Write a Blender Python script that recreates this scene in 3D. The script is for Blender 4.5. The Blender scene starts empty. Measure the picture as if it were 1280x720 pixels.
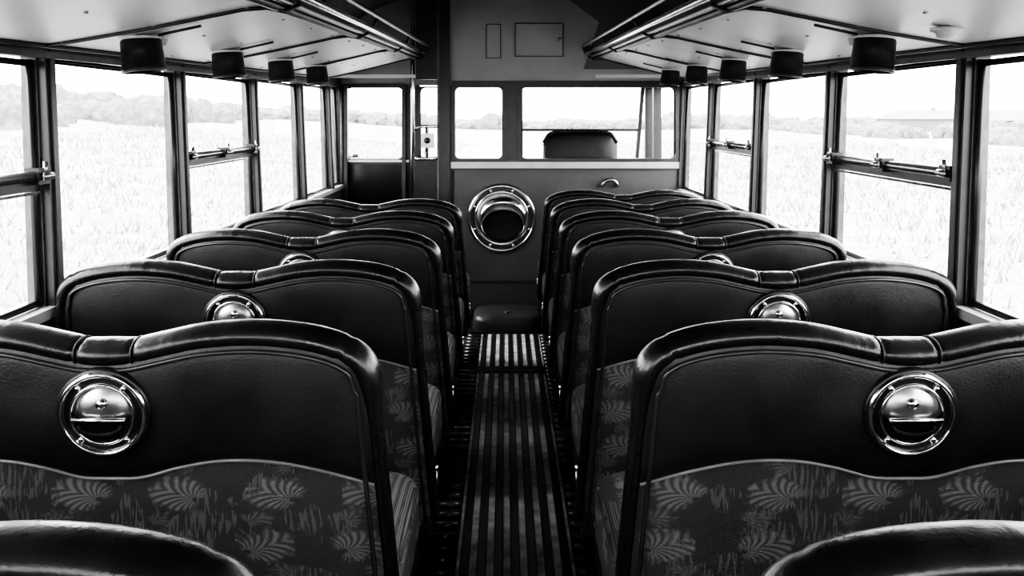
import bpy, bmesh, math, random
from mathutils import Vector, Matrix
random.seed(4)
HC=1.30; F=1150.0
scene=bpy.context.scene
scene.view_settings.view_transform='AgX'
scene.view_settings.look='AgX - Very High Contrast'
scene.view_settings.exposure=0.78

# ------------------------------------------------------------------ materials
def newmat(name):
    m=bpy.data.materials.new(name); m.use_nodes=True
    nt=m.node_tree; p=nt.nodes['Principled BSDF']
    return m,nt,p
def setp(p,v,rough,metal=0.0,spec=0.5):
    p.inputs['Base Color'].default_value=(v,v,v,1)
    p.inputs['Roughness'].default_value=rough
    p.inputs['Metallic'].default_value=metal
    p.inputs['Specular IOR Level'].default_value=spec
def math_(nt,op,a,b=None,c=None):
    n=nt.nodes.new('ShaderNodeMath'); n.operation=op
    for i,x in enumerate((a,b,c)):
        if x is None: continue
        if isinstance(x,(int,float)): n.inputs[i].default_value=x
        else: nt.links.new(x,n.inputs[i])
    return n.outputs[0]
def noise(nt,vec,scale,detail=3,rough=.5):
    n=nt.nodes.new('ShaderNodeTexNoise'); n.inputs['Scale'].default_value=scale
    n.inputs['Detail'].default_value=detail; n.inputs['Roughness'].default_value=rough
    if vec is not None: nt.links.new(vec,n.inputs['Vector'])
    return n.outputs['Fac']
def ramp(nt,fac,a,b,pa=0.0,pb=1.0):
    r=nt.nodes.new('ShaderNodeValToRGB'); e=r.color_ramp.elements
    e[0].position=pa; e[1].position=pb
    e[0].color=(a,a,a,1); e[1].color=(b,b,b,1); nt.links.new(fac,r.inputs[0]); return r.outputs[0]
def objc(nt): return nt.nodes.new('ShaderNodeTexCoord').outputs['Object']
def mapping(nt,o,sc):
    mp=nt.nodes.new('ShaderNodeMapping'); mp.inputs['Scale'].default_value=sc; nt.links.new(o,mp.inputs[0]); return mp.outputs[0]
def bump(nt,p,h,strength=.2,dist=.01):
    b=nt.nodes.new('ShaderNodeBump'); b.inputs['Strength'].default_value=strength
    b.inputs['Distance'].default_value=dist
    nt.links.new(h,b.inputs['Height']); nt.links.new(b.outputs[0],p.inputs['Normal'])
def simple(name,v,rough,metal=0,var=.25,scale=12,bs=.0,bscale=80,spec=.5):
    m,nt,p=newmat(name); setp(p,v,rough,metal,spec)
    o=objc(nt); n=noise(nt,o,scale,4)
    nt.links.new(ramp(nt,n,v*(1-var),v*(1+var),.3,.7),p.inputs['Base Color'])
    if bs>0: bump(nt,p,noise(nt,o,bscale,3),bs,.004)
    return m
M={}
m,nt,p=newmat('black_leather'); setp(p,.012,.4)
o=objc(nt)
nt.links.new(ramp(nt,noise(nt,o,9,5,.6),.007,.016,.35,.75),p.inputs['Base Color'])
nt.links.new(ramp(nt,noise(nt,o,14,5,.6),.38,.55,.3,.7),p.inputs['Roughness'])
h=math_(nt,'ADD',noise(nt,o,260,2),math_(nt,'MULTIPLY',noise(nt,o,10,2),3))
bump(nt,p,h,.18,.004); M['leather']=m
m,nt,p=newmat('glossy_leather_roll'); setp(p,.009,.28)
o=objc(nt)
nt.links.new(ramp(nt,noise(nt,o,20,4,.6),.22,.38,.3,.7),p.inputs['Roughness'])
h=math_(nt,'ADD',math_(nt,'MULTIPLY',noise(nt,o,200,2),.5),math_(nt,'MULTIPLY',noise(nt,mapping(nt,o,(1.6,.5,.5)),14,2),4))
bump(nt,p,h,.16,.005); M['roll']=m
# moquette with palm-leaf prints
m,nt,p=newmat('moquette_fabric'); setp(p,.1,.95,spec=.15)
o=objc(nt); sp=nt.nodes.new('ShaderNodeSeparateXYZ'); nt.links.new(o,sp.inputs[0])
X,Y,Z=sp.outputs
nz=noise(nt,o,38,3,.6); nf=noise(nt,o,120,2,.6)
def fan(ox,oz,tw,th,rad,rot,k,half_ang,stagger=.5,flipit=True):
    zz=math_(nt,'ADD',math_(nt,'DIVIDE',math_(nt,'ADD',Z,oz),th),50)
    row=math_(nt,'FLOOR',zz)
    par=math_(nt,'MODULO',row,2)
    px=math_(nt,'ADD',math_(nt,'ADD',math_(nt,'DIVIDE',math_(nt,'ADD',X,ox),tw),50),math_(nt,'MULTIPLY',par,stagger))
    qx=math_(nt,'MULTIPLY',math_(nt,'SUBTRACT',math_(nt,'FRACT',px),.5),tw)
    qz=math_(nt,'MULTIPLY',math_(nt,'SUBTRACT',math_(nt,'FRACT',zz),.5),th)
    if flipit:
        flip=math_(nt,'SUBTRACT',1,math_(nt,'MULTIPLY',par,2)); qx=math_(nt,'MULTIPLY',qx,flip)
    r=math_(nt,'SQRT',math_(nt,'ADD',math_(nt,'MULTIPLY',qx,qx),math_(nt,'MULTIPLY',math_(nt,'MULTIPLY',qz,qz),3.0)))
    c,s=math.cos(rot),math.sin(rot)
    qz2=math_(nt,'MULTIPLY',qz,1.73)
    ax=math_(nt,'ADD',math_(nt,'MULTIPLY',qx,c),math_(nt,'MULTIPLY',qz2,s))
    ay=math_(nt,'SUBTRACT',math_(nt,'MULTIPLY',qz2,c),math_(nt,'MULTIPLY',qx,s))
    a=math_(nt,'ARCTAN2',ay,ax)
    aa=math_(nt,'ABSOLUTE',a)
    droop=math_(nt,'ADD',aa,math_(nt,'MULTIPLY',r,-12))
    st=math_(nt,'SINE',math_(nt,'MULTIPLY',droop,k))
    st=math_(nt,'MULTIPLY_ADD',st,.5,.62)
    st=math_(nt,'MINIMUM',math_(nt,'MAXIMUM',st,0),1)
    lim=math_(nt,'ADD',math_(nt,'MULTIPLY',math_(nt,'SUBTRACT',nz,.5),.09),math_(nt,'MULTIPLY_ADD',math_(nt,'COSINE',math_(nt,'MULTIPLY',aa,1.3)),rad*.40,rad*.62))
    lim=math_(nt,'ADD',lim,math_(nt,'MULTIPLY',math_(nt,'SUBTRACT',nf,.5),.06))
    edge=math_(nt,'MINIMUM',math_(nt,'MAXIMUM',math_(nt,'MULTIPLY',math_(nt,'SUBTRACT',lim,r),40),0),1)
    core=math_(nt,'GREATER_THAN',r,rad*.08)
    msk=math_(nt,'MULTIPLY',math_(nt,'MULTIPLY',edge,core),math_(nt,'LESS_THAN',aa,half_ang))
    return math_(nt,'MULTIPLY',st,msk)
f1=fan(.02,.02,.160,.092,.090,.5,20.0,2.3)
f2=fan(.10,.060,.160,.092,.055,2.6,16.0,1.5)
drips=math_(nt,'GREATER_THAN',noise(nt,mapping(nt,o,(230,1,26)),1,1),.52)
patch=math_(nt,'GREATER_THAN',noise(nt,mapping(nt,o,(1,1,.8)),17,1),.54)
dr=math_(nt,'MULTIPLY',math_(nt,'MULTIPLY',drips,patch),.5)
tot=math_(nt,'MAXIMUM',math_(nt,'MAXIMUM',f1,math_(nt,'MULTIPLY',f2,.6)),dr)
wv=math_(nt,'SINE',math_(nt,'MULTIPLY',Z,1500)); wx=math_(nt,'SINE',math_(nt,'MULTIPLY',X,1900))
weave=math_(nt,'ADD',.85,math_(nt,'MULTIPLY',math_(nt,'MULTIPLY',wv,wx),.7))
big=math_(nt,'ADD',.044,math_(nt,'MULTIPLY',noise(nt,o,8,1),.024))
val=math_(nt,'MULTIPLY',math_(nt,'ADD',big,math_(nt,'MULTIPLY',tot,.105)),weave)
nt.links.new(ramp(nt,val,0,1),p.inputs['Base Color'])
bump(nt,p,weave,.25,.002); M['fabric']=m
M['piping']=simple('leather_piping',.14,.35)
M['darkpipe']=simple('black_piping',.025,.25)
M['chrome']=simple('chrome',.66,.12,1,.06,30)
M['steel']=simple('worn_steel',.36,.30,1,.15,40,.08)
M['black']=simple('black_enamel',.012,.35)
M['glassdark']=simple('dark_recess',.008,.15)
M['frame']=simple('dark_window_frame',.018,.34,0,.3,20)
M['alu']=simple('dull_aluminium_channel',.10,.4,.6,.25,25)
M['panel']=simple('cream_laminate_panel',.46,.38,0,.06,4)
M['bead']=simple('black_beading',.03,.4)
M['bulk']=simple('grey_bulkhead_paint',.055,.5,0,.15,5,.05)
M['hatch']=simple('hatch_rubber',.042,.40,0,.3,9,.1)
M['bulkup']=simple('pale_upper_paint',.30,.5,0,.08,4)
M['pale']=simple('pale_sill_paint',.36,.5,0,.12,8)
M['coving']=simple('coving_paint',.12,.6,0,.15,3)
M['lino']=simple('dark_lino',.03,.4,0,.4,10,.1)
M['slat']=simple('black_rubber_slat',.014,.35,0,.5,18,.2,60)
M['gap']=simple('worn_dusty_lino',.42,.5,0,.5,16,.2,70)
M['rib']=simple('side_rib_rubber',.045,.28)
def outdoor(name,v,var,s1,s2):
    m,nt,p=newmat(name); setp(p,v,.95,0,.1); o=objc(nt)
    n=math_(nt,'MULTIPLY_ADD',noise(nt,o,s1,5,.65),.5,math_(nt,'MULTIPLY',noise(nt,o,s2,4,.7),.5))
    nt.links.new(ramp(nt,n,v*(1-var),v*(1+var),.38,.62),p.inputs['Base Color']); return m
M['grass']=outdoor('pale_field_grass',.21,.30,.35,2.2)
M['blade']=outdoor('tall_grass_blade',.34,.25,.5,5)
M['hedge']=outdoor('pale_hedge',.15,.35,.8,3.5)
M['house']=simple('distant_wall',.16,.95,0,.05,1)
m=bpy.data.materials.new('window_glass'); m.use_nodes=True; nt=m.node_tree; nt.nodes.clear()
out=nt.nodes.new('ShaderNodeOutputMaterial'); mx=nt.nodes.new('ShaderNodeMixShader')
t=nt.nodes.new('ShaderNodeBsdfTransparent'); g=nt.nodes.new('ShaderNodeBsdfGlossy'); g.inputs['Roughness'].default_value=.02
lw=nt.nodes.new('ShaderNodeLayerWeight'); lw.inputs[0].default_value=.1
nt.links.new(math_(nt,'MULTIPLY',lw.outputs['Fresnel'],.03),mx.inputs[0])
nt.links.new(t.outputs[0],mx.inputs[1]); nt.links.new(g.outputs[0],mx.inputs[2]); nt.links.new(mx.outputs[0],out.inputs[0])
M['glass']=m

# ------------------------------------------------------------------ builder
class B:
    def __init__(s): s.v=[]; s.f=[]; s.m=[]; s.sm=[]; s.mats=[]; s.X=Matrix.Identity(4)
    def mi(s,k):
        if k not in s.mats: s.mats.append(k)
        return s.mats.index(k)
    def add(s,vs,fs,mat,smooth=False):
        o=len(s.v); s.v+=[tuple(s.X@Vector(v)) for v in vs]
        i=s.mi(mat)
        for f in fs: s.f.append(tuple(o+a for a in f)); s.m.append(i); s.sm.append(smooth)
    def hexa(s,c,mat):
        s.add(c,[(0,3,2,1),(4,5,6,7),(0,1,5,4),(1,2,6,5),(2,3,7,6),(3,0,4,7)],mat)
    def box(s,x0,x1,y0,y1,z0,z1,mat):
        s.hexa([(x0,y0,z0),(x1,y0,z0),(x1,y1,z0),(x0,y1,z0),(x0,y0,z1),(x1,y0,z1),(x1,y1,z1),(x0,y1,z1)],mat)
    def grid(s,fn,nu,nv,mat,smooth=True):
        vs=[fn(i/nu,j/nv) for j in range(nv+1) for i in range(nu+1)]
        fs=[(j*(nu+1)+i,j*(nu+1)+i+1,(j+1)*(nu+1)+i+1,(j+1)*(nu+1)+i) for j in range(nv) for i in range(nu)]
        s.add(vs,fs,mat,smooth)
    def tube(s,path,r,mat,n=10,closed=False,cap=True):
        P=[Vector(p) for p in path]; N=len(P); vs=[]; fs=[]
        rr=r if isinstance(r,(list,tuple)) else [r]*N
        prev=None
        for i in range(N):
            if closed: t=P[(i+1)%N]-P[i-1]
            else: t=P[min(i+1,N-1)]-P[max(i-1,0)]
            t.normalize()
            if prev is None:
                up=Vector((0,0,1)) if abs(t.z)<.9 else Vector((0,1,0))
                a=t.cross(up).normalized()
            else: a=(prev-t*prev.dot(t)).normalized()
            prev=a; b=t.cross(a)
            for k in range(n):
                q=2*math.pi*k/n
                vs.append(P[i]+(a*math.cos(q)+b*math.sin(q))*rr[i])
        for i in range(N if closed else N-1):
            j=(i+1)%N
            for k in range(n): fs.append((i*n+k,i*n+(k+1)%n,j*n+(k+1)%n,j*n+k))
        if cap and not closed:
            fs.append(tuple(range(n))[::-1]); fs.append(tuple((N-1)*n+k for k in range(n)))
        s.add(vs,fs,mat,True)
    def lathe(s,prof,mat,n=32,smooth=True):
        vs=[];fs=[]
        for r,y in prof:
            for k in range(n):
                a=2*math.pi*k/n; vs.append((r*math.cos(a),y,r*math.sin(a)))
        for i in range(len(prof)-1):
            for k in range(n): fs.append((i*n+k,i*n+(k+1)%n,(i+1)*n+(k+1)%n,(i+1)*n+k))
        s.add(vs,fs,mat,smooth)
    def sellip(s,c,h,e,mat,half=False,n=40,m=24):
        def sg(x,e): return math.copysign(abs(x)**e,x)
        def fn(u,v):
            a=2*math.pi*u; b=(0 if half else -math.pi/2)+v*(math.pi/2 if half else math.pi)
            return (c[0]+h[0]*sg(math.cos(b),e)*sg(math.cos(a),e),c[1]+h[1]*sg(math.cos(b),e)*sg(math.sin(a),e),c[2]+h[2]*sg(math.sin(b),e))
        s.grid(fn,n,m,mat)
    def mesh(s,name,clean=True):
        me=bpy.data.meshes.new(name); me.from_pydata(s.v,[],s.f)
        for k in s.mats: me.materials.append(M[k])
        for p,i,sm in zip(me.polygons,s.m,s.sm): p.material_index=i; p.use_smooth=sm
        if clean:
            bm=bmesh.new(); bm.from_mesh(me); bmesh.ops.remove_doubles(bm,verts=bm.verts,dist=1e-6)
            bmesh.ops.recalc_face_normals(bm,faces=bm.faces); bm.to_mesh(me); bm.free()
        return me
    def obj(s,name,loc=(0,0,0),clean=True):
        o=bpy.data.objects.new(name,s.mesh(name,clean)); o.location=loc
        scene.collection.objects.link(o); return o

def interp(tab,x):
    if x<=tab[0][0]: return tab[0][1]
    for (a,b),(c,d) in zip(tab,tab[1:]):
        if x<=c:
            t=(x-a)/(c-a); return b+(d-b)*t
    return tab[-1][1]
def catmull(pts,n):
    out=[]
    P=[Vector(p) for p in pts]; P=[2*P[0]-P[1]]+P+[2*P[-1]-P[-2]]
    for i in range(1,len(P)-2):
        for k in range(n):
            t=k/n
            out.append(.5*((2*P[i])+(P[i+1]-P[i-1])*t+(2*P[i-1]-5*P[i]+4*P[i+1]-P[i+2])*t*t+(-P[i-1]+3*P[i]-3*P[i+1]+P[i+2])*t**3))
    out.append(P[-2]); return out

# ------------------------------------------------------------------ seat
ZT=.967; LEAN=.15
def yl(z): return (ZT-z)*LEAN
def wa(z): return .42+.048*max(0,(.93-z))/.65
half=[(0,.915),(.04,.917),(.09,.928),(.15,.941),(.22,.947),(.28,.945),(.34,.936),(.388,.919),(.414,.893),(.422,.85)]
hc=[(p.x,p.y) for p in catmull([(a,b,0) for a,b in half],8)]
hc=[(max(0,a),b) for a,b in hc]
def topz(s): return interp(hc,abs(s)*.4215)
seamtab=[(p.x,p.y) for p in catmull([(0,.705,0),(.05,.707,0),(.11,.724,0),(.18,.736,0),(.26,.734,0),(.34,.718,0),(.42,.694,0)],6)]
def seamz(s): return interp(seamtab,abs(s)*.42)
def xs(s,z): return s*.42 if s<0 else s*wa(z)
def build_seat(sgn):
    b=B(); b.X=Matrix.Diagonal((sgn,1,1,1))
    YB=.030
    def fillow(s,v,A): return A*(max(0,math.sin(math.pi*v))**.45)*(1-abs(s)**8)
    def up(u,v):
        s=-1+2*u; z0=seamz(s); z1=topz(s)-.010; z=z0+(z1-z0)*v
        return (xs(s,z),yl(z)-YB-fillow(s,v,.014),z)
    b.grid(up,64,16,'leather')
    def lo(u,v):
        s=-1+2*u; z1=seamz(s); z=.27+(z1-.27)*v
        return (xs(s,z),yl(z)-YB-fillow(s,v,.010),z)
    b.grid(lo,64,18,'fabric')
    def fr(u,v):
        s=-1+2*u; z1=topz(s)-.012; z=.40+(z1-.40)*v
        return (xs(s,z),yl(z)+YB+fillow(s,v,.035),z)
    b.grid(fr,48,16,'fabric')
    path=[(x,z) for x,z in hc]+[(.422,.83-.03*i) for i in range(0,19)]
    pts=[(-x,z) for x,z in path[::-1]][:-1]+path
    N=len(pts); vs=[];fs=[]; n=16
    P=[]
    for x,z in pts:
        X=x if x<=.30 else x+(wa(z)-.42)
        P.append(Vector((X,yl(z),z)))
    for i,p in enumerate(P):
        t=(P[min(i+1,N-1)]-P[max(i-1,0)]); t.y=0; t.normalize()
        nrm=Vector((-t.z,0,t.x)); ax=abs(pts[i][0]); z=pts[i][1]
        k=max(0,min(1,(z-.80)/.09)); k=k*k*(3-2*k)
        rw=.014+.008*k; rd=.033+.006*k
        if z>.86:
            for c,a,w in((.046,.13,.005),(.385,.08,.005),(.0,-.07,.03)):
                g=1-a*math.exp(-((ax-c)/w)**2); rw*=g; rd*=g
        for q in range(n):
            a=2*math.pi*q/n; vs.append(p+nrm*math.cos(a)*rw+Vector((0,1,0))*math.sin(a)*rd)
    for i in range(N-1):
        for q in range(n): fs.append((i*n+q,i*n+(q+1)%n,(i+1)*n+(q+1)%n,(i+1)*n+q))
    fs.append(tuple(range(n))); fs.append(tuple((N-1)*n+q for q in range(n)))
    b.add(vs,fs,'roll',True)
    for yo,mt in((-YB-.006,'darkpipe'),(YB+.006,'darkpipe')):
        pp=[]
        for i,p in enumerate(P):
            t=(P[min(i+1,N-1)]-P[max(i-1,0)]); t.y=0; t.normalize(); nrm=Vector((-t.z,0,t.x))
            ins=(.022 if pts[i][1]>.86 else .019)
            q=p-nrm*ins; pp.append((q.x,p.y+yo,q.z))
        b.tube(pp,.0042,mt,8)
    for sx in(-.046,.046):
        c=(sx,yl(topz(sx/.42)),topz(sx/.42))
        b.tube([(sx,c[1]+.0385*math.sin(2*math.pi*k/20),c[2]+.0212*math.cos(2*math.pi*k/20)) for k in range(20)],.002,'leather',6,closed=True)
    sp=[]
    for i in range(61):
        s=-1+2*i/60; z=seamz(s); sp.append((xs(s,z)*.99,yl(z)-YB-.002,z))
    b.tube(sp,.0028,'piping',8)
    b.box(-.43,.465,.10-.035,.10+.05,.25,.28,'black')
    b.sellip((.018,.34,.435),(.445,.26,.075),.28,'fabric')
    b.box(-.42,.455,.10,.56,.30,.365,'black')
    b.tube([(-.42,.575,.37),(.455,.575,.37)],.012,'black')
    for x in(-.36,.37):
        b.tube([(x,.12,.012),(x,.12,.31)],.014,'black'); b.tube([(x,.50,.012),(x,.50,.31)],.014,'black')
        b.tube([(x,.12,.14),(x,.50,.14)],.010,'black')
        b.box(x-.025,x+.025,.085,.54,0,.012,'black')
    b.tube([(.452,.14,.40),(.476,.14,.40)],.008,'steel',12)
    b.tube([(.470,.14,.40),(.474,.135,.36),(.474,.15,.335)],.004,'steel',8)
    # ashtray
    zc=.823
    R=Matrix.Translation((0,yl(zc)-YB-.0125,zc))@Matrix.Rotation(math.atan(LEAN),4,'X')@Matrix.Diagonal((1.07,1.07,1.07,1))
    S=Matrix.Diagonal((sgn,1,1,1))
    b.X=S@R
    b.lathe([(.072,.004),(.072,-.003),(.069,-.006),(.066,-.006)],'black',40)
    b.lathe([(.068,-.004),(.066,-.009),(.063,-.011),(.060,-.009),(.058,-.002)],'chrome',48)
    b.lathe([(.059,-.002),(.047,-.003)],'black',40)
    b.lathe([(.050,-.002),(.049,-.008),(.0465,-.010),(.044,-.007),(.043,-.002)],'chrome',48)
    b.lathe([(.0435,-.002),(.034,-.010),(.020,-.014),(.0001,-.0155)],'steel',40)
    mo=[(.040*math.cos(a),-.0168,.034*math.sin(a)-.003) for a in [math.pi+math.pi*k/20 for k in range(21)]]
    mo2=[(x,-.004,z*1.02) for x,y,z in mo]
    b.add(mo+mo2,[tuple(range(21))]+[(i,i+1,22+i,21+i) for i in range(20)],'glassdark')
    ins=[math.pi+.10+(math.pi-.20)*k/20 for k in range(21)]
    A=[(.033*math.cos(a),-.022,.0225*math.sin(a)-.008) for a in ins]; C=[(.032*math.cos(a),-.022,.0125*math.sin(a)-.009) for a in ins]
    D=[(x,-.016,z-.001) for x,y,z in A]
    b.add(A+C,[(i,i+1,22+i,21+i) for i in range(20)],'steel',True)
    b.add(A+D,[(i,i+1,22+i,21+i) for i in range(20)],'steel',True)
    b.tube([(-.040,-.021,-.002),(.040,-.021,-.002)],.0036,'chrome',10)
    b.X=S@R@Matrix.Translation((.004,-.015,.021)); b.lathe([(.0085,.002),(.0085,-.002),(.005,-.005),(.0001,-.006)],'chrome',16)
    for a in(50,130,230,310):
        b.X=S@R@Matrix.Translation((.0535*math.cos(math.radians(a)),-.004,.0535*math.sin(math.radians(a))))
        b.lathe([(.005,.002),(.005,-.003),(.003,-.005),(.0001,-.005)],'chrome',10)
    return b.mesh('bus_seat_mesh')
meL=build_seat(1); meR=build_seat(-1)
TOPS={-1:.944,0:.963,1:.950,2:.937,3:.921,4:.904,5:.888}
def place(me,x,k):
    o=bpy.data.objects.new('bus_seat',me); scene.collection.objects.link(o)
    o.location=(x,1.51+.72*k,0); o.scale=(1,1,TOPS[k]/.967)
for k in range(-1,5): place(meL,-.65,k)
for k in range(-1,6): place(meR,.655,k)

# ------------------------------------------------------------------ floor
Y0,Y1,YF,YC=-1.0,5.9,6.3,7.25
b=B(); b.box(-1.2,1.2,Y0-.05,YC+.05,-.06,0,'lino'); b.obj('floor')
b=B()
xc=.028; b.box(xc-.170,xc+.170,Y0+.3,5.45,.0,.008,'gap')
for i in range(7):
    x=xc-.147+i*.049
    for (a,c) in((Y0+.3,4.62),(4.72,5.45)): b.hexa([(x-.014,a,.008),(x+.014,a,.008),(x+.014,c,.008),(x-.014,c,.008),(x-.011,a,.014),(x+.011,a,.014),(x+.011,c,.014),(x-.011,c,.014)],'slat')
b.box(xc-.17,xc+.17,4.62,4.72,.008,.016,'slat')
b.obj('ribbed_floor_runner')
b=B()
for s in(-1,1):
    a,c=(xc-.235-.02,xc-.175) if s<0 else (xc+.175,.245); y=Y0+.3
    b.box(a,c,y,5.4,0,.003,'rib')
    while y<5.4:
        b.tube([(a,y,.010),(c,y,.010)],.016,'rib',8); y+=.075
b.obj('ribbed_tread_mat')

# ------------------------------------------------------------------ side walls
posts=[-.54,.40,1.34,2.28,3.22,4.16,5.10,5.9]
def zt(y): return 1.446+.0136*(y-2.3)
SILL=.835
for s,nm in((-1,'wall_left'),(1,'wall_right')):
    b=B()
    yend=YC if s>0 else YF
    b.box(*sorted((s*1.108,s*1.17)),Y0,yend,0,SILL-.025,'bulk')
    b.box(*sorted((s*1.098,s*1.20)),Y0,yend,SILL-.025,SILL,'pale')
    def hx(y0,y1,xa0,xa1,xb0,xb1,za0,za1,zb0,zb1,mt):
        c=[(s*xa0,y0,za0),(s*xa1,y0,za0),(s*xa1,y1,zb0),(s*xa0,y1,zb0),(s*xb0,y0,za1),(s*xb1,y0,za1),(s*xb1,y1,zb1),(s*xb0,y1,zb1)]
        b.hexa(c,mt)
    ps=posts+([6.27] if s<0 else [])
    for y in ps:
        hx(y-.026,y+.026,1.104,1.17,1.130,1.19,SILL,zt(y)+.02,SILL,zt(y)+.02,'frame')
        hx(y-.034,y-.026,1.122,1.165,1.148,1.185,SILL,zt(y)+.01,SILL,zt(y)+.01,'alu')
        hx(y+.026,y+.034,1.122,1.165,1.148,1.185,SILL,zt(y)+.01,SILL,zt(y)+.01,'alu')
        hx(y-.010,y+.010,1.098,1.104,1.124,1.130,SILL,zt(y)+.02,SILL,zt(y)+.02,'bead')
    hx(Y0,yend,1.128,1.20,1.128,1.20,zt(Y0),1.76,zt(yend),1.76,'frame')
    hx(Y0,5.9,1.118,1.128,1.118,1.128,zt(Y0)-.004,zt(Y0)+.012,zt(5.9)-.004,zt(5.9)+.012,'alu')
    if s>0: b.box(1.11,1.17,6.9,6.95,SILL,1.6,'frame')
    b.obj(nm)
wn=[0]
def window(y0,y1,s,bar):
    wn[0]+=1; b=B()
    def xx(z): return 1.135+.042*(z-SILL)
    z1=zt((y0+y1)/2)-.002; z0=SILL+.002
    ya,yb=y0+.035,y1-.035
    b.add([(s*xx(z0),ya,z0),(s*xx(z0),yb,z0),(s*xx(z1),yb,z1),(s*xx(z1),ya,z1)],[(0,1,2,3)],'glass')
    r=.009
    b.tube([(s*xx(z0),ya,z0+r),(s*xx(z0),yb,z0+r)],r,'frame',6); b.tube([(s*xx(z1),ya,z1-r),(s*xx(z1),yb,z1-r)],r,'frame',6)
    b.tube([(s*xx(z0),ya+r,z0),(s*xx(z1),ya+r,z1)],r,'frame',6); b.tube([(s*xx(z0),yb-r,z0),(s*xx(z1),yb-r,z1)],r,'frame',6)
    if bar:
        zb=1.155; x=xx(zb)
        b.tube([(s*(x-.015),ya,zb),(s*(x-.015),yb,zb)],.013,'steel',10)
        b.box(*sorted((s*(x-.012),s*(x+.004))),ya,yb,zb-.036,zb-.012,'frame')
        b.box(*sorted((s*(x-.014),s*(x-.010))),ya,yb,zb-.045,zb-.038,'chrome')
        ym=(ya+yb)/2
        for yy in(ya+.02,ym,yb-.02):
            b.box(*sorted((s*(x-.035),s*(x))),yy-.030,yy+.030,zb-.020,zb+.020,'black')
            b.tube([(s*(x-.040),yy-.02,zb),(s*(x-.040),yy+.02,zb)],.010,'steel',10)
            b.tube([(s*(x-.035),yy,zb),(s*(x-.035),yy,zb+.035)],.006,'steel',8)
    b.obj('window_%d'%wn[0])
for i in range(len(posts)-1):
    window(posts[i],posts[i+1],-1,i in(0,2,4))
    window(posts[i],posts[i+1],1,i in(1,3,5))
window(5.9,6.27,-1,False)

# ------------------------------------------------------------------ ceiling (barrel)
b=B()
prof=[(1.20,1.70),(1.17,1.78),(1.05,1.93),(.85,2.05),(.55,2.14),(.25,2.18),(0,2.19)]
pr=[(-x,z) for x,z in prof]+[(x,z) for x,z in prof[:-1][::-1]]
pc=catmull([(x,z,0) for x,z in pr],5)
n=len(pc)
vs=[(p.x,y,p.y) for y in (Y0,YC+.05) for p in pc]
b.add(vs,[(i,i+1,n+i+1,n+i) for i in range(n-1)],'coving',True)
vs=[(p.x*1.03,y,p.y+.05) for y in (Y0,YC+.05) for p in pc]
b.add(vs,[(i,i+1,n+i+1,n+i) for i in range(n-1)],'coving',True)
for y in posts[1:-1]:
    b.tube([(p.x*.99,y,p.y-.008) for p in pc],.012,'frame',6)
b.obj('ceiling')

# ------------------------------------------------------------------ luggage racks
def hw(y): return HC+.172+.019*(y-2.3)
def hi(y): return HC+.272+.027*(y-2.2)
XI=.560; XW=1.117
for s in(-1,1):
    b=B(); ya,yb=Y0+.05,5.72
    def P(x,y,dz=0):
        t=(XW-x)/(XW-XI); return (s*x,y,hw(y)+(hi(y)-hw(y))*(t**1.15)+dz)
    b.grid(lambda u,v:P(XW+(XI-XW)*u,ya+(yb-ya)*v),12,24,'panel')
    b.grid(lambda u,v:P(XW+(XI-XW)*u,ya+(yb-ya)*v,.02),12,24,'coving')
    def L(x,dz,r,mt,n=10): b.tube([P(x,ya,dz)]+[P(x,ya+(yb-ya)*k/12,dz) for k in range(1,13)],r,mt,n)
    def RL(dx,dz,r,mt,n=10):
        b.tube([(s*(XI-dx),ya+(yb-ya)*k/12,hi(ya+(yb-ya)*k/12)+dz) for k in range(13)],r,mt,n)
    RL(0,-.004,.013,'black'); RL(.022,.006,.008,'steel'); RL(.055,.024,.012,'chrome'); RL(.075,.07,.010,'steel')
    b.grid(lambda u,v:(s*(XI-.062*u),ya+(yb-ya)*v,hi(ya+(yb-ya)*v)+.002+.03*u),2,24,'black')
    L(1.10,-.004,.006,'bead')
    y=1.05
    while y<yb:
        b.tube([P(XW-(XW-XI)*k/8,y,-.003) for k in range(8)]+[P(XI+.02,y+.03,-.006),(s*(XI-.01),y+.09,hi(y)-.012),(s*(XI-.04),y+.13,hi(y)+.01)],.0055,'bead',8)
        b.tube([(s*(XI-.055),y+.13,hi(y)+.02),(s*(XI-.075),y+.13,hi(y)+.07)],.006,'black',8)
        y+=1.15
    b.box(*sorted((s*XI,s*XW)),yb-.012,yb,hw(yb),hw(yb)+.02,'panel')
    b.add([P(XW,yb),P(XI,yb),(s*(XI-.07),yb,hi(yb)+.03),(s*(XI-.07),yb,hi(yb)+.07),(s*(XW),yb,hi(yb)+.07)],[(0,1,2,3,4)],'black')
    yy=.4
    while yy<yb-.1:
        for xx_ in(1.06,.84,.62):
            q=P(xx_,yy,-.001); b.sellip(q,(.006,.006,.003),1,'steel',n=8,m=6)
        yy+=.36
    b.obj('luggage_rack')
def rackz(x,y):
    t=(XW-x)/(XW-XI); return hw(y)+(hi(y)-hw(y))*(t**1.15)
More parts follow.
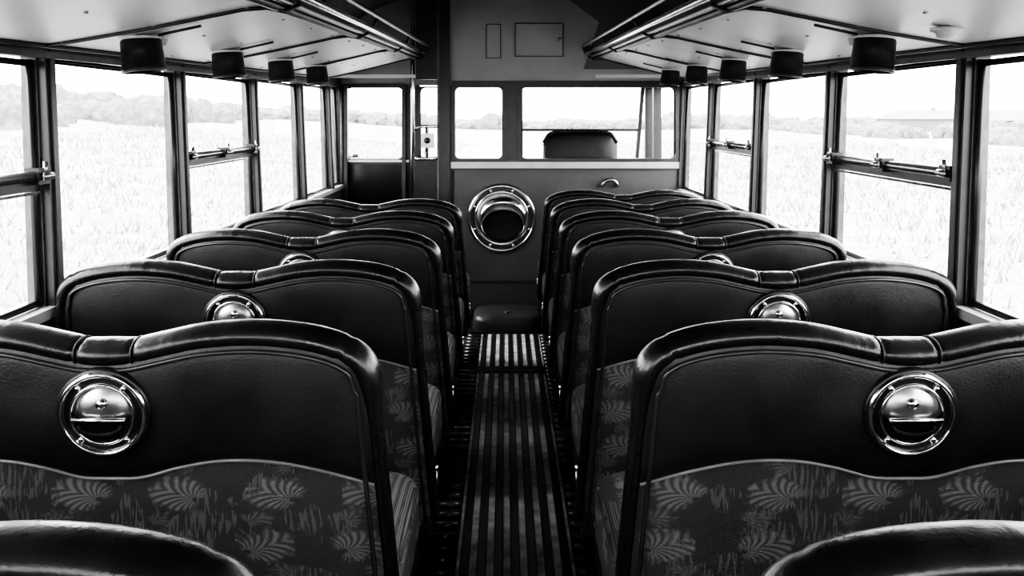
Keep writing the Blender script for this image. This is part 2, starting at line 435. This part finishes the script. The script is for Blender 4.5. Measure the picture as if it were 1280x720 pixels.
def lamp(s,y):
    b=B(); x=.925; z=rackz(x,y)
    b.X=Matrix.Translation((s*x,y,z))@Matrix.Rotation(-math.pi/2,4,'X')
    b.lathe([(.0001,.001),(.05,.001),(.052,.003),(.052,.006),(.046,.012),(.0001,.012)],'panel',28)
    b.X=Matrix.Translation((s*x,y,z-.004))@Matrix.Rotation(math.radians(7)*s,4,'Y')@Matrix.Rotation(-math.pi/2,4,'X')
    b.lathe([(.0001,.004),(.047,.004),(.050,.008),(.051,.040),(.053,.078),(.055,.080),(.055,.087),(.050,.088),(.044,.060),(.0001,.045)],'black',32)
    b.X=Matrix.Identity(4)
    b.tube([(s*(x-.01),y+.10,rackz(x,y+.10)-.001),(s*(x-.01),y+.10,rackz(x,y+.10)-.020)],[.022,.017],'panel',16)
    b.tube([(s*(x-.16),y-.02,rackz(x-.16,y)-.007),(s*(x-.05),y-.01,rackz(x-.05,y)-.008)],.004,'bead',6)
    b.obj('reading_spotlight')
for i in range(0,4): lamp(-1,2.33+.72*i)
for i in range(0,5): lamp(1,2.30+.71*i)
b=B(); b.X=Matrix.Translation((.95,1.98,rackz(.95,1.98)))@Matrix.Rotation(-math.pi/2,4,'X')
b.lathe([(.0001,.001),(.034,.001),(.034,.008),(.024,.012),(.020,.022),(.0001,.026)],'panel',24); b.obj('bell_push')

# ------------------------------------------------------------------ front bulkhead
def rframe(b,x0,x1,z0,z1,y0,y1,r,w,mt):
    def rr(x0,x1,z0,z1,r):
        o=[]
        for cx,cz,a0 in((x1-r,z1-r,0),(x0+r,z1-r,90),(x0+r,z0+r,180),(x1-r,z0+r,270)):
            for k in range(7):
                a=math.radians(a0+15*k); o.append((cx+r*math.cos(a),cz+r*math.sin(a)))
        return o
    O=rr(x0,x1,z0,z1,.004); I=rr(x0+w,x1-w,z0+w,z1-w,r); n=len(O)
    vs=[(x,y,z) for y in(y0,y1) for x,z in O]+[(x,y,z) for y in(y0,y1) for x,z in I]
    fs=[]
    for i in range(n):
        j=(i+1)%n
        fs+=[(i,j,2*n+j,2*n+i),(n+i,n+j,3*n+j,3*n+i),(i,j,n+j,n+i),(2*n+i,2*n+j,3*n+j,3*n+i)]
    b.add(vs,fs,mt)
b=B()
ZB,ZU=1.018,1.495; y0,y1=Y1,Y1+.05
XL=-.425
b.box(XL,1.17,y0,y1,0,ZB,'bulk')
b.box(XL,-.335,y0,y1,ZB,ZU,'frame')
b.box(-.008,.088,y0,y1,ZB,ZU,'frame'); b.box(1.10,1.17,y0,y1,ZB,ZU,'frame')
b.box(XL,1.17,y0,y1,ZU,2.20,'bulkup')
b.box(-.345,1.12,y0-.006,y0,ZU+.0,ZU+.03,'frame')
rframe(b,-.345,-.0,ZB-.01,ZU+.01,y0-.012,y1+.002,.035,.02,'frame')
rframe(b,.078,1.11,ZB-.01,ZU+.01,y0-.012,y1+.002,.035,.02,'frame')
b.box(-.43,-.355,y0-.03,y1,0,2.19,'frame'); b.box(-.437,-.425,y0-.036,y0,0,2.19,'alu')
b.box(-.575,-.437,y0-.005,y1,ZU+.04,2.19,'bead')
b.box(-.35,1.11,y0-.008,y0,.955,.962,'bead')
b.box(-.21,.36,y0-.008,y0,.235,.245,'bead')
b.box(-.35,1.11,y0-.006,y0,.0,.06,'bead')
b.tube([(-.335,y0-.004,.06),(-.335,y0-.004,.95)],.004,'bead',6)
b.box(.065,.365,y0-.010,y0,1.685,1.89,'bulkup')
for q in((.06,.37,1.68,1.684),(.06,.37,1.891,1.895)): b.box(q[0],q[1],y0-.012,y0,q[2],q[3],'bulk')
for q in((.060,.064),(.366,.370)): b.box(q[0],q[1],y0-.012,y0,1.68,1.895,'bulk')
b.tube([(.345,y0-.014,1.78),(.345,y0-.014,1.80)],.006,'steel',8)
b.box(-.125,-.03,y0-.006,y0,1.67,1.89,'bulk'); b.box(-.120,-.035,y0-.008,y0-.005,1.675,1.885,'bulkup')
b.add([(.50,y0-.004,1.60),(1.17,y0-.004,1.60),(1.17,y0-.004,2.19),(.40,y0-.004,2.19),(.36,y0-.004,2.08),(.60,y0-.004,1.90)],[(0,1,2,3,4,5)],'coving')
b.box(-.425,-.385,y1,YF,0,2.19,'bulk')
b.box(-1.17,-.385,YF,YF+.05,0,ZB-.02,'frame')
b.box(-1.17,-.385,YF,YF+.05,1.51,2.19,'bulkup')
b.box(-1.17,-1.10,YF,YF+.05,ZB-.02,1.51,'frame')
b.box(-.70,-.59,YF-.01,YF+.05,ZB-.02,1.51,'frame')
rframe(b,-1.11,-.69,ZB-.03,1.52,YF-.012,YF+.05,.03,.016,'frame')
b.box(-1.10,-.66,YF-.03,YF-.01,.985,1.0,'steel')
b.box(-1.09,-.66,YF-.012,YF,.60,.97,'glassdark')
b.box(-1.10,-1.075,YF-.05,YF-.012,.60,1.51,'frame'); b.box(-.705,-.68,YF-.05,YF-.012,.02,1.51,'frame')
b.tube([(-1.06,YF-.03,1.03),(-1.06,YF-.06,1.03),(-1.00,YF-.06,1.03)],.012,'steel',8)
b.tube([(-1.115,YF-.05,.62),(-1.115,YF-.05,1.5)],.014,'alu',10)
b.obj('wall_front')
b=B(); b.box(-.35,1.11,y0-.022,y0,.966,1.006,'pale'); b.obj('trim_1')
for (x0,x1,z0,z1,y) in((-.33,-.015,1.02,1.49,5.925),(.095,1.09,1.02,1.49,5.925),(-1.095,-.70,1.0,1.5,6.325),(-.59,-.43,1.0,1.5,6.325)):
    wn[0]+=1; b=B(); b.add([(x0,y,z0),(x1,y,z0),(x1,y,z1),(x0,y,z1)],[(0,1,2,3)],'glass')
    rframe(b,x0-.004,x1+.004,z0-.004,z1+.004,y-.008,y+.008,.03,.012,'frame'); b.obj('window_%d'%wn[0])

# windscreen of the driver's cab
b=B()
b.box(-.45,1.17,YC,YC+.04,0,.95,'bulk'); b.box(-.45,1.17,YC,YC+.04,1.53,2.19,'bulk')
for x in(-.43,1.13): b.box(x-.03,x+.03,YC,YC+.04,.95,1.53,'frame')
b.box(.105,.135,YC,YC+.04,.95,1.53,'frame')
b.box(.13,1.04,YC,YC+.03,1.180,1.20,'frame')
b.hexa([(1.02,YC-.02,.95),(1.045,YC-.02,.95),(1.045,YC+.04,.95),(1.02,YC+.04,.95),(1.065,YC-.02,1.53),(1.095,YC-.02,1.53),(1.095,YC+.04,1.53),(1.065,YC+.04,1.53)],'frame')
b.box(-.45,-.41,YF,YC,0,.95,'bulk'); b.box(-.45,-.41,YF,YC,1.53,2.19,'bulk')
b.box(-.45,1.16,YC-.10,YC,.80,.88,'bead')
b.obj('cab_windscreen')
# driver's seat
b=B()
def dst(s): return 1.195-.03*abs(s)**3-.05*max(0,abs(s)-.85)/.15
def ds(side):
    def fn(u,v):
        s=-1+2*u; z=.62+(dst(s)-.62)*v
        e=(1-abs(s)**6)*(1-v**10)
        return (.515+.265*s*(1-.04*v),6.35+side*.045*e,z)
    return fn
b.grid(ds(-1),32,16,'leather'); b.grid(ds(1),32,16,'leather')
b.tube([(.515+.265*s*(.96),6.35,dst(s)) for s in[-1+2*k/32 for k in range(33)]],.012,'roll',8)
b.sellip((.515,6.58,.62),(.26,.26,.07),.35,'leather')
b.box(.40,.63,6.42,6.75,.02,.58,'black'); b.box(.36,.67,6.38,6.8,0,.02,'black')
b.obj('driver_seat')
b=B(); b.X=Matrix.Translation((.50,6.93,1.00))@Matrix.Rotation(math.radians(60),4,'X')@Matrix.Rotation(math.pi/2,4,'X')
b.tube([(.20*math.cos(a),0,.20*math.sin(a)) for a in[2*math.pi*k/40 for k in range(40)]],.012,'black',10,closed=True)
for k in range(4):
    a=math.pi/4+k*math.pi/2; b.tube([(0,0,0),(.20*math.cos(a),0,.20*math.sin(a))],.006,'steel',6)
b.tube([(0,0,0),(0,.02,0)],.035,'black',16)
b.X=Matrix.Identity(4); b.tube([(.50,6.93,1.0),(.50,7.08,.55),(.50,7.10,.02)],.018,'black',10)
b.obj('steering_wheel')

# round heater on the bulkhead: chrome rings round a dark tilted bowl
b=B(); T=Matrix.Translation((-.025,y0-.001,.648)); b.X=T
b.lathe([(.222,0),(.222,-.016),(.216,-.026),(.208,-.032),(.200,-.030),(.196,-.020),(.196,-.006)],'chrome',64)
b.lathe([(.197,-.008),(.176,-.008)],'bead',48)
b.lathe([(.178,-.004),(.176,-.024),(.168,-.030),(.160,-.026)],'chrome',64)
b.lathe([(.161,-.026),(.152,-.016),(.13,-.009),(.06,-.006),(.0001,-.005)],'steel',64)
R48=range(48); an=[2*math.pi*k/48 for k in R48]
def ell(rx,rz,cz,yy,tilt=0): return [(.008+rx*math.cos(a),yy-tilt*max(0,math.sin(a)),cz+rz*math.sin(a)) for a in an]
rings=[ell(.152,.150,-.002,-.012),ell(.148,.140,-.012,-.040,.012),ell(.140,.122,-.028,-.046,.012),ell(.136,.114,-.036,-.036,.012),ell(.132,.104,-.046,-.046,.008)]
for A_,B_ in zip(rings,rings[1:]):
    b.add(A_+B_,[(i,(i+1)%48,48+(i+1)%48,48+i) for i in R48],'chrome',True)
inn=ell(.126,.096,-.050,-.044,.006); dd=ell(.118,.088,-.052,-.018)
b.add(rings[-1]+inn,[(i,(i+1)%48,48+(i+1)%48,48+i) for i in R48],'black',True)
b.add(inn+dd,[(i,(i+1)%48,48+(i+1)%48,48+i) for i in R48]+[tuple(48+i for i in R48)],'glassdark',False)
for k in range(8):
    a=math.pi/8+k*math.pi/4; b.X=T@Matrix.Translation((.187*math.cos(a),-.010,.187*math.sin(a)))
    b.lathe([(.009,.004),(.009,-.004),(.005,-.008),(.0001,-.008)],'chrome',12)
b.obj('round_heater')
b=B()
b.sellip((.015,5.68,.012),(.215,.20,.100),.38,'hatch',half=True)
b.box(-.21,.24,5.47,5.885,0,.014,'black')
b.tube([(.02,5.60,.112),(.02,5.56,.114),(.0,5.545,.114)],.006,'steel',8)
b.obj('floor_hatch_cover')

# grab pole, handle fittings
b=B(); b.tube([(-.585,5.80,0),(-.585,5.80,1.50),(-.585,5.80,2.13)],.014,'chrome',14)
b.tube([(-.585,5.80,0),(-.585,5.80,.02)],.035,'steel',16); b.obj('grab_pole')
b=B(); yy=5.83
b.tube([(-.568,5.80,1.22),(-.54,yy,1.235),(-.44,yy,1.235),(-.435,5.86,1.235)],.011,'chrome',10)
b.tube([(-.568,5.80,1.03),(-.50,yy,1.03),(-.435,5.86,1.03)],.011,'chrome',10)
b.tube([(-.50,yy,1.03),(-.50,yy,1.235)],.011,'chrome',10)
b.box(-.535,-.455,yy-.02,yy+.02,1.10,1.19,'steel'); b.tube([(-.495,yy-.03,1.145),(-.495,yy-.02,1.145)],.02,'black',14)
b.obj('door_lock_handle')
b=B(); b.tube([(.665+.045*-math.cos(math.pi*k/10),5.855,.86+.035*math.sin(math.pi*k/10)) for k in range(11)],.012,'steel',8)
b.tube([(.62,5.85,.86),(.62,5.899,.86)],.012,'steel',8); b.tube([(.71,5.85,.86),(.71,5.899,.86)],.012,'steel',8); b.obj('grab_handle')

# ------------------------------------------------------------------ rear wall
b=B()
b.box(-1.17,1.17,Y0-.05,Y0,0,.75,'bulk'); b.box(-1.17,1.17,Y0-.05,Y0,1.7,2.19,'bulkup')
for x in(-1.12,0,1.12): b.box(x-.05,x+.05,Y0-.05,Y0,.75,1.7,'frame')
b.obj('wall_rear')
for x0,x1 in((-1.07,-.05),(.05,1.07)):
    wn[0]+=1; b=B(); b.add([(x0,Y0-.02,.75),(x1,Y0-.02,.75),(x1,Y0-.02,1.7),(x0,Y0-.02,1.7)],[(0,1,2,3)],'glass')
    rframe(b,x0-.004,x1+.004,.746,1.704,Y0-.03,Y0-.012,.04,.015,'frame'); b.obj('window_%d'%wn[0])

# ------------------------------------------------------------------ outside
G=-.95
def hn(x,y): return math.sin(x*.31+1.3)*math.cos(y*.23)+.5*math.sin(x*.9+y*.7)+.3*math.sin(y*1.7-x*.4)
def gz(x,y):
    d=max(0,abs(x)-4); z=G+min(.30,d*.03)*(hn(x,y)*.5)
    if x<-8: z+=min(2.8,(-x-8)*.06)
    return z
b=B()
b.grid(lambda u,v:(-160+320*u,-60+340*v,gz(-160+320*u,-60+340*v)),220,220,'grass'); b.obj('ground')
# fine tall grass in the field either side
b=B(); rg=random.Random(11); vs=[];fs=[]
for _ in range(11000):
    sd=rg.choice((-1,1)); x=sd*(3.0+25*rg.random()**1.3); y=rg.uniform(-4,75)
    H=rg.uniform(.15,.42)*(1.0 if abs(x)>5 else .6)*(1+.35*hn(x*.7,y*.7)*.5)
    z=gz(x,y)-.03
    for q in range(7):
        a=rg.uniform(0,6.28); w=rg.uniform(.008,.022)*(1+abs(x)/14); l=H*rg.uniform(.2,.9)
        cx,cy=x+rg.uniform(-.35,.35),y+rg.uniform(-.35,.35); i=len(vs)
        dx,dy=math.cos(a),math.sin(a)
        vs+=[(cx-dy*w,cy+dx*w,z),(cx+dy*w,cy-dx*w,z),(cx+dx*l,cy+dy*l,z+H*rg.uniform(.7,1))]
        fs.append((i,i+1,i+2))
b.add(vs,fs,'blade'); b.obj('tall_grass',clean=False)
def bushes(nm,pts,seed):
    b=B(); rb=random.Random(seed)
    for (x,y,r,h) in pts:
        for q in range(5):
            ox,oy=x+rb.uniform(-.7,.7)*r,y+rb.uniform(-.7,.7)*r; rr=r*rb.uniform(.5,.9); hh=h*rb.uniform(.6,1); z0=gz(x,y)-.3
            ph=[rb.uniform(0,6.28) for _ in range(4)]
            def fn(u,v):
                a=2*math.pi*u; c=math.pi/2*v
                k=1+.16*math.sin(5*a+ph[0])*math.cos(c)+.12*math.sin(9*a+7*c+ph[1])*math.cos(c)+.10*math.sin(13*c+3*a*1+ph[2])*math.cos(c)
                return (ox+rr*k*math.cos(c)*math.cos(a),oy+rr*k*math.cos(c)*math.sin(a),z0+(hh+.3)*k*math.sin(c)**.8)
            b.grid(fn,22,10,'hedge')
    b.obj(nm)
rb=random.Random(5)
P1=[]
for i in range(46):
    y=-5+i*3.1+rb.uniform(-1,1); P1.append((-32-rb.uniform(0,9),y,rb.uniform(1.4,3),rb.uniform(1.2,2.6)))
for i in range(30):
    y=10+i*5+rb.uniform(-1,1); P1.append((-58-rb.uniform(0,12),y,rb.uniform(3,5),rb.uniform(2.0,4.2)))
bushes('hedgerow',P1,1)
P2=[]
for i in range(34):
    y=10+i*4+rb.uniform(-1,1); P2.append((40+rb.uniform(0,6),y,rb.uniform(1.2,2.6),rb.uniform(.8,2.1)))
for i in range(22):
    y=70+i*5; P2.append((76+rb.uniform(0,14),y,rb.uniform(2.5,4.5),rb.uniform(1.8,3.7)))
for i in range(34):
    x=-60+i*4.5; P2.append((x,152+rb.uniform(-4,8),rb.uniform(2.5,4.5),rb.uniform(1.6,3.2)))
bushes('hedgerow',P2,2)
for (x,y,w,h) in((57,92,4,1.5),(62,112,4,1.7),(61,135,5,1.8)):
    b=B(); b.box(-w,w,-4,4,-.3,h,'house')
    b.add([(-w-.3,-4.3,h),(w+.3,-4.3,h),(w+.3,4.3,h),(-w-.3,4.3,h),(-w+1,0,h+1.3),(w-1,0,h+1.3)],[(0,1,5,4),(2,3,4,5),(1,2,5),(3,0,4)],'house')
    b.box(w*.3,w*.3+.5,-.3,.3,h+.6,h+1.7,'house')
    b.obj('distant_house',(x,y,G))

# ------------------------------------------------------------------ light
w=bpy.data.worlds.new('overcast_sky'); scene.world=w; w.use_nodes=True
nt=w.node_tree; bg=nt.nodes['Background']
tc=nt.nodes.new('ShaderNodeTexCoord'); s=nt.nodes.new('ShaderNodeSeparateXYZ'); nt.links.new(tc.outputs['Generated'],s.inputs[0])
nt.links.new(ramp(nt,s.outputs[2],.9,1.0,0,.6),bg.inputs[0]); bg.inputs[1].default_value=7.0
sun=bpy.data.lights.new('sun','SUN'); sun.energy=2.5; sun.angle=math.radians(20)
so=bpy.data.objects.new('sun',sun); scene.collection.objects.link(so); so.rotation_euler=(math.radians(48),0,math.radians(-110))

# ------------------------------------------------------------------ camera
cam=bpy.data.cameras.new('camera'); co=bpy.data.objects.new('camera',cam); scene.collection.objects.link(co)
co.location=(0,0,HC); co.rotation_euler=(math.pi/2,0,0)
cam.sensor_width=36; cam.lens=F/1280*36; cam.shift_x=8/1280; cam.shift_y=-(360-145)/1280
cam.clip_start=.02; cam.clip_end=1000
scene.camera=co
